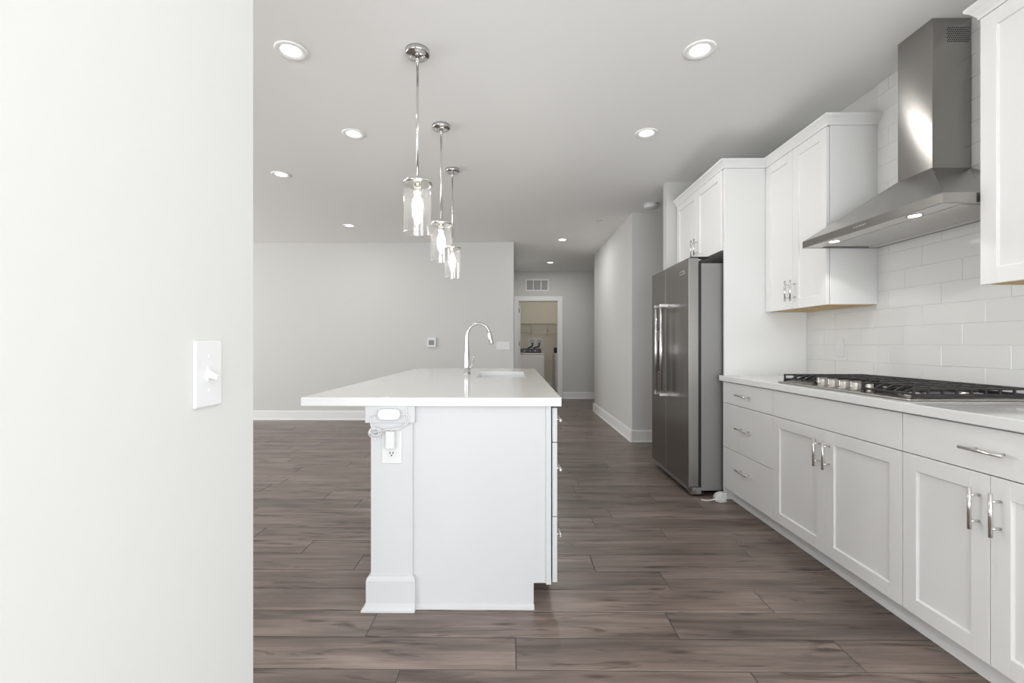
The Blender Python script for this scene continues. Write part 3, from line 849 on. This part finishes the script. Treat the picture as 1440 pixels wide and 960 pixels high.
# clear the cabinet volume where the basin hangs: carcass is cut by a boolean box
def cut_for_sink():
    isl = [o for o in bpy.data.objects if o.name.startswith('carcass') and o.parent and o.parent.name == 'kitchen_island'][0]
    bm = bmesh.new()
    bm_box(bm, (-.60, IF + .018, 0.0), (.090, 3.15, .889)); bm_box(bm, (-.60, 3.88, 0.0), (.090, IYB - .05, .889)); bm_box(bm, (-.60, 3.15, 0), (-.31, 3.88, .889))
    bm_box(bm, (-.31, 3.15, 0), (.090, 3.88, .66))
    bm_box(bm, (.090, IF + .018, .112), (.162, 3.15, .889)); bm_box(bm, (.090, 3.88, .112), (.162, IYB - .05, .889)); bm_box(bm, (.125, 3.15, .112), (.162, 3.88, .889))
    bm.to_mesh(isl.data); bm.free()
cut_for_sink()

# faucet
t = thing('faucet', 'chrome gooseneck pull down faucet standing beside the island sink', 'faucet', (-.350, 3.515, .929))
fx, fy = -.350, 3.515
bm = bmesh.new(); bm_lathe(bm, [(.027, 0), (.027, .004), (.025, .008)], (fx, fy, .9292), 28, True, True); obj('base', bm, M['chrome'], t)
bm = bmesh.new()
pts = [(fx, fy, .934), (fx, fy, .99), (fx, fy, 1.06), (fx, fy, 1.13), (fx, fy, 1.20)]
rad = [.0245, .0225, .0195, .0150, .0125]
import itertools
arc = []
R = .088; cz = 1.222
for k in range(1, 22):
    a = PI - k * (PI * .90) / 21
    arc.append((fx + R + R * math.cos(a), fy, cz + R * 1.12 * math.sin(a)))
pts += arc; rad += [.0120] * len(arc)
bm_tube(bm, pts, .012, 20, True, rad); obj('spout', bm, M['chrome'], t)
e = Vector(arc[-1]); dv = (Vector(arc[-1]) - Vector(arc[-2])).normalized()
dv = Vector((.20, 0, -1)).normalized()
bm = bmesh.new(); bm_tube(bm, [e - dv*.004, e + dv*.012, e + dv*.05, e + dv*.085, e + dv*.094], .015, 20, True, [.0130, .0145, .0165, .0175, .015]); obj('spray_head', bm, M['chrome'], t)
bm = bmesh.new(); bm_tube(bm, [(fx + .014, fy, .985), (fx + .040, fy, .985)], .011, 16)
bm_tube(bm, smooth_curve([(fx + .034, fy, .985), (fx + .040, fy, 1.01), (fx + .056, fy - .01, 1.075)], 5), .005, 10, True)
obj('lever', bm, M['chrome'], t)

# things on island pilaster
PF = IF - .014
t = thing('wall_outlet', 'white duplex outlet on the front of the island leg', 'outlet', (-.530, PF, .705))
x0, x1, zl, zh = (536.7-720.5)/640*1.985, (565-720.5)/640*1.985, .640, .782
xc = (x0 + x1)/2
box('plate', (x0, PF - .005, zl), (x1, PF, zh), M['plastic'], t, bevel=.002)
for zz in (.683, .735):
    s = box('receptacle', (xc - .016, PF - .0075, zz - .016), (xc + .016, PF - .005, zz + .014), M['plastic'], t, bevel=.004)
    bm = bmesh.new()
    for dx in (-.0065, .0065): bm_box(bm, (xc + dx - .0018, PF - .0080, zz - .001), (xc + dx + .0018, PF - .0075, zz + .009))
    bm_tube(bm, [(xc, PF - .0079, zz - .007), (xc, PF - .0075, zz - .007)], .0034, 10)
    obj('slots', bm, M['black'], s)
t = thing('inline_dimmer', 'white cord control box with looped cord and plug under the island top', 'cord control', (-.533, IF - .034, .87))
pa = box('plug_adapter', (xc - .021, PF - .036, .707), (xc + .019, PF - .0085, .785), M['plastic'], t, bevel=.007, seg=3)
box('prongs', (xc - .007, PF - .0088, .737), (xc + .007, PF - .0076, .741), M['nickel'], pa)
CF = IF - .024
bx0, bx1, bz0, bz1 = (532-720.5)/640*1.972, (563.5-720.5)/640*1.972, .8335, .8815
bm = bmesh.new(); n = 10; r = .020
out = []
for cx, cz_, a0 in ((bx1 - r, bz1 - r, 0), (bx0 + r, bz1 - r, PI/2), (bx0 + r, bz0 + r, PI), (bx1 - r, bz0 + r, 3*PI/2)):
    for k in range(n + 1):
        a = a0 + PI/2 * k / n; out.append((cx + r * math.cos(a), cz_ + r * math.sin(a)))
bm_poly_prism(bm, out, 'y', CF - .0225, CF - .0002); obj('case', bm, M['plastic'], t, bevel=.003)
bm = bmesh.new(); bm_tube(bm, [(-.505, CF - .0225, .859), (-.505, CF - .0245, .859)], .0105, 20); obj('button', bm, M['plastic_dim'], t)
# cords
def P(px, py, dy=0.006, base=None):
    b = (PF if py > 596 else CF) if base is None else base
    Y = b - dy
    return ((px - 720.5) / 640 * Y, Y, H - (py - 484) / 640 * Y)
bm = bmesh.new()
bm_tube(bm, smooth_curve([P(532.5, 583), P(526, 583.3), P(521.5, 585), P(520.5, 590), P(520.8, 597, .02), P(523, 603, .02), P(527, 607, .02)]), .0022, 8)
bm_tube(bm, smooth_curve([P(563, 583.3), P(570, 583), P(573.5, 585), P(573.6, 592), P(570, 598, .018), P(560, 601.5, .012), P(545, 604, .016), P(533, 606.5, .02), P(524, 609, .02)]), .0022, 8)
bm_tube(bm, smooth_curve([P(571, 570.5), P(571.5, 580), P(571, 592), P(566, 600, .016), P(552, 604.2, .03), P(549, 606.5, .030)]), .0022, 8)
obj('cord', bm, M['plastic'], t)
rc = random.Random(5)
for i in range(5):
    bm = bmesh.new()
    cx, cy = 525 + rc.uniform(-2.5, 3.5), 609 + rc.uniform(-2, 2); ra, rb = rc.uniform(6, 9.5), rc.uniform(4.2, 6.2); tl = rc.uniform(-.5, .5)
    pp = []
    for k in range(25):
        a = 2*PI*k/24; u = ra*math.cos(a); v = rb*math.sin(a)
        pp.append(P(cx + u*math.cos(tl) - v*math.sin(tl), cy + u*math.sin(tl) + v*math.cos(tl), .012 + .004*i + .003*math.sin(3*a), PF))
    bm_tube(bm, pp, .0021, 8, False); obj('coil', bm, M['plastic'], t)

# ------------------------------------------------------------------ pendants
def lightpt(name, loc, e, r=.03, col=(1, .95, .88)):
    l = bpy.data.lights.new(name, 'POINT'); l.energy = e; l.shadow_soft_size = r; l.color = col
    o = bpy.data.objects.new(name, l); COL.objects.link(o); o.location = loc
def pendant(x, y, label, loc0=None):
    t = thing('pendant_light', label, 'pendant light', (x, y, HC), 'clear glass pendants over the island')
    bm = bmesh.new(); bm_lathe(bm, [(.064, 0), (.064, -.022), (.060, -.026), (.010, -.027)], (x, y, HC - .0005), 40, True, True); c = obj('canopy', bm, M['chrome'], t)
    for d in (-.036, .036):
        bm = bmesh.new(); bm_lathe(bm, [(.0045, -.027), (.0045, -.034), (.002, -.036)], (x + d, y, HC), 10, True, True); obj('canopy_screw', bm, M['chrome'], c)
    bm = bmesh.new(); bm_tube(bm, [(x, y, HC - .027), (x, y, 2.035)], .0065, 14); 
    bm_lathe(bm, [(.010, -.024), (.010, -.060), (.0065, -.066)], (x, y, HC), 14, True, True)
    obj('rod', bm, M['nickel'], t)
    bm = bmesh.new(); bm_lathe(bm, [(.007, 2.055), (.010, 2.035), (.018, 2.026), (.076, 2.024), (.078, 2.020), (.078, 2.010), (.070, 2.010), (.015, 2.012)], (x, y, 0), 40, True, True); obj('cap', bm, M['nickel'], t)
    bm = bmesh.new(); bm_lathe(bm, [(.022, 2.012), (.022, 1.965), (.018, 1.958)], (x, y, 0), 24, True, True); obj('socket', bm, M['nickel'], t)
    bm = bmesh.new(); bm_lathe(bm, [(.012, 1.958), (.014, 1.948), (.024, 1.930), (.029, 1.905), (.027, 1.880), (.019, 1.850), (.012, 1.825), (.004, 1.816), (.0005, 1.815)], (x, y, 0), 24, True); obj('bulb', bm, M['bulb'], t)
    bm = bmesh.new(); bm_lathe(bm, [(.070, 2.011), (.0725, 2.006), (.0735, 1.99), (.0735, 1.760), (.0745, 1.752), (.0725, 1.750), (.0705, 1.756), (.0705, 1.99), (.0695, 2.008)], (x, y, 0), 48); obj('glass_shade', bm, M['glass'], t)
pendant(-.505, 2.42, 'nearest and largest looking of the three glass pendants over the island')
pendant(-.508, 3.245, 'middle one of the three glass pendants over the island')
pendant(-.535, 4.06, 'farthest and smallest looking of the three glass pendants over the island')

# ------------------------------------------------------------------ recessed lights
def down(px, py, label, e=4.2):
    d = 640 * (HC - H) / (484 - py); u = (px - 714) / 640 * d
    s, c = math.sin(.010), math.cos(.010)
    x, y = c*u - s*d, s*u + c*d
    t = thing('recessed_light', label, 'ceiling light', (x, y, HC), 'round recessed ceiling lights')
    bm = bmesh.new(); bm_lathe(bm, [(.082, 0), (.082, -.004), (.078, -.007), (.062, -.006), (.050, -.001)], (x, y, HC - .0002), 40); obj('trim_ring', bm, M['ringwhite'], t)
    bm = bmesh.new(); bm_lathe(bm, [(.050, -.001), (.0005, -.001)], (x, y, HC - .0002), 32); obj('lens', bm, M['led'], t)
    l = bpy.data.lights.new('recessed_lamp_light', 'AREA'); l.shape = 'DISK'; l.size = .10; l.energy = e; l.color = (1, .985, .955); l.spread = PI
    o = bpy.data.objects.new('recessed_lamp_light', l); COL.objects.link(o); o.location = (x, y, HC - .009)
down(409, 71, 'lit recessed ceiling light left of the nearest pendant')
down(984, 70, 'large lit recessed ceiling light left of the hood chimney', 2.6)
down(497, 188, 'lit recessed ceiling light left of the middle pendant')
down(909, 187, 'lit recessed ceiling light in front of the tall white cabinets', 2.6)
down(395, 245, 'lit recessed ceiling light near the edge of the left wall')
down(491, 317, 'small lit recessed light near the back wall of the living area')
down(791, 337, 'lit recessed light at the hallway entrance, nearer of the hallway two', 7)
down(774, 369, 'farthest lit recessed light in front of the laundry doorway', 9)

def at_ceiling(px, py):
    d = 640 * (HC - H) / (484 - py); u = (px - 714) / 640 * d; s, c = math.sin(.010), math.cos(.010)
    return c*u - s*d, s*u + c*d
x, y = at_ceiling(916, 287)
t = thing('smoke_detector', 'round white smoke detector on ceiling near the hallway corner', 'smoke detector', (x, y, HC))
bm = bmesh.new(); bm_lathe(bm, [(.086, 0), (.086, -.008)], (x, y, HC - .0003), 36, True, True); obj('mounting_plate', bm, M['plastic_dim'], t)
bm = bmesh.new(); bm_lathe(bm, [(.082, -.008), (.082, -.034), (.074, -.044), (.03, -.047)], (x, y, HC), 36, True, True); obj('cover', bm, M['plastic'], t)
x, y = at_ceiling(842, 310)
t = thing('sprinkler_head', 'tiny white concealed sprinkler cap on the ceiling before hallway', 'sprinkler', (x, y, HC))
bm = bmesh.new(); bm_lathe(bm, [(.036, 0), (.036, -.003)], (x, y, HC - .0003), 24, True, True); obj('flange', bm, M['plastic_dim'], t)
bm = bmesh.new(); bm_lathe(bm, [(.014, -.003), (.012, -.020), (.016, -.024)], (x, y, HC), 16, True, True); obj('nozzle', bm, M['plastic_dim'], t)

# ------------------------------------------------------------------ laundry
def washer():
    t = thing('washing_machine', 'white washer with dark control console seen through laundry doorway', 'washing machine', (.47, 11.7, 0))
    x0, x1, y0, y1 = .14, .805, 11.42, 12.08
    box('body', (x0, y0, .02), (x1, y1, .905), M['appliance'], t, bevel=.012)
    box('top', (x0, y0 - .004, .905), (x1, y1, .938), M['appliance'], t, bevel=.008)
    box('front_panel', (x0 + .03, y0 - .006, .08), (x1 - .03, y0, .86), M['appliance'], t, bevel=.004)
    c = box('console', (x0 + .03, y1 - .16, .938), (x1 - .05, y1 - .02, 1.045), M['black'], t, bevel=.01)
    for i, xx in enumerate((.32, .47, .60)):
        bm = bmesh.new(); bm_tube(bm, [(xx, y1 - .16, .99), (xx, y1 - .185, .99)], .022 if i != 1 else .012, 18); obj('dial', bm, M['hinge'], c)
    box('base_foot', (x0 + .03, y0 + .03, 0), (x1 - .03, y1 - .03, .02), M['black'], t)
washer()
def dryer():
    t = thing('dryer', 'second white laundry machine partly hidden by the door frame', 'dryer', (1.38, 11.4, 0))
    x0, x1, y0, y1 = 1.045, 1.72, 11.10, 11.78
    box('body', (x0, y0, .03), (x1, y1, .905), M['appliance'], t, bevel=.012)
    box('top', (x0, y0 - .004, .905), (x1, y1, .938), M['appliance'], t, bevel=.008)
    box('console', (x0 + .02, y1 - .15, .938), (x1 - .02, y1 - .02, 1.075), M['black'], t, bevel=.012)
    bm = bmesh.new(); bm_lathe(bm, [(.19, 0), (.20, .01), (.17, .02)], (0, 0, 0), 32, True, True)
    for v in bm.verts: v.co = Vector((1.38 + v.co.x, y0 - v.co.z, .50 + v.co.y))
    obj('door', bm, M['appliance'], t)
    box('base_foot', (x0 + .03, y0 + .02, 0), (x1 - .03, y1 - .03, .03), M['black'], t)
dryer()
t = thing('wire_shelf', 'white wire shelf on the laundry back wall above washer', 'shelf', (.8, LY - .2, 1.70))
bm = bmesh.new()
x0, x1 = -.42, 2.15
for k in range(9): bm_tube(bm, [(x0, LY - .01 - k*.037, 1.70), (x1, LY - .01 - k*.037, 1.70)], .003, 6)
for z in (1.70, 1.665, 1.63): bm_tube(bm, [(x0, LY - .315, z), (x1, LY - .315, z)], .0045, 6)
i = 0
while x0 + i * .05 < x1:
    xx = x0 + i * .05; bm_tube(bm, [(xx, LY - .01, 1.703), (xx, LY - .315, 1.703), (xx, LY - .315, 1.63)], .002, 5); i += 1
obj('grid', bm, M['wire'], t)
bm = bmesh.new(); bm_tube(bm, [(x0, LY - .28, 1.465), (x1, LY - .28, 1.465)], .009, 10); obj('hang_rod', bm, M['wire'], t)
for xx in (.50, .93, 1.36):
    bm = bmesh.new(); bm_tube(bm, [(xx, LY - .31, 1.69), (xx, LY - .28, 1.465)], .007, 8); bm_tube(bm, [(xx, LY - .30, 1.66), (xx, LY - .006, 1.40)], .006, 8); obj('bracket', bm, M['wire'], t)
t = thing('washer_supply_box', 'white recessed supply box with two black hoses above the washer', 'supply box', (.64, LY, 1.24))
bx = (.43, .82)
bm = bmesh.new()
for a, b in (((bx[0], 1.09), (bx[1], 1.11)), ((bx[0], 1.33), (bx[1], 1.35)), ((bx[0], 1.11), (bx[0] + .02, 1.33)), ((bx[1] - .02, 1.11), (bx[1], 1.33))):
    bm_box(bm, (a[0], LY - .012, a[1]), (b[0], LY, b[1]))
bm_box(bm, (bx[0] + .02, LY - .003, 1.11), (bx[1] - .02, LY, 1.33)); obj('frame', bm, M['plastic'], t)
for xx, x2 in ((.54, .44), (.72, .60)):
    bm = bmesh.new(); bm_box(bm, (xx - .045, LY - .06, 1.19), (xx + .045, LY - .003, 1.29)); obj('valve', bm, M['hinge'], t, bevel=.006)
    bm = bmesh.new(); bm_tube(bm, smooth_curve([(xx, LY - .05, 1.20), (xx - .01, LY - .055, 1.12), (x2, LY - .06, 1.07), (x2 - .02, LY - .06, 1.04), (x2 - .02, LY - .05, .96)]), .018, 10); obj('hose', bm, M['hose'], t)
lightpt('laundry_ceiling_light', (1.0, 10.8, 2.60), 14, .10, (1, .95, .86))

# tidy helper property
for o in bpy.data.objects:
    if '_w' in o.keys(): del o['_w']
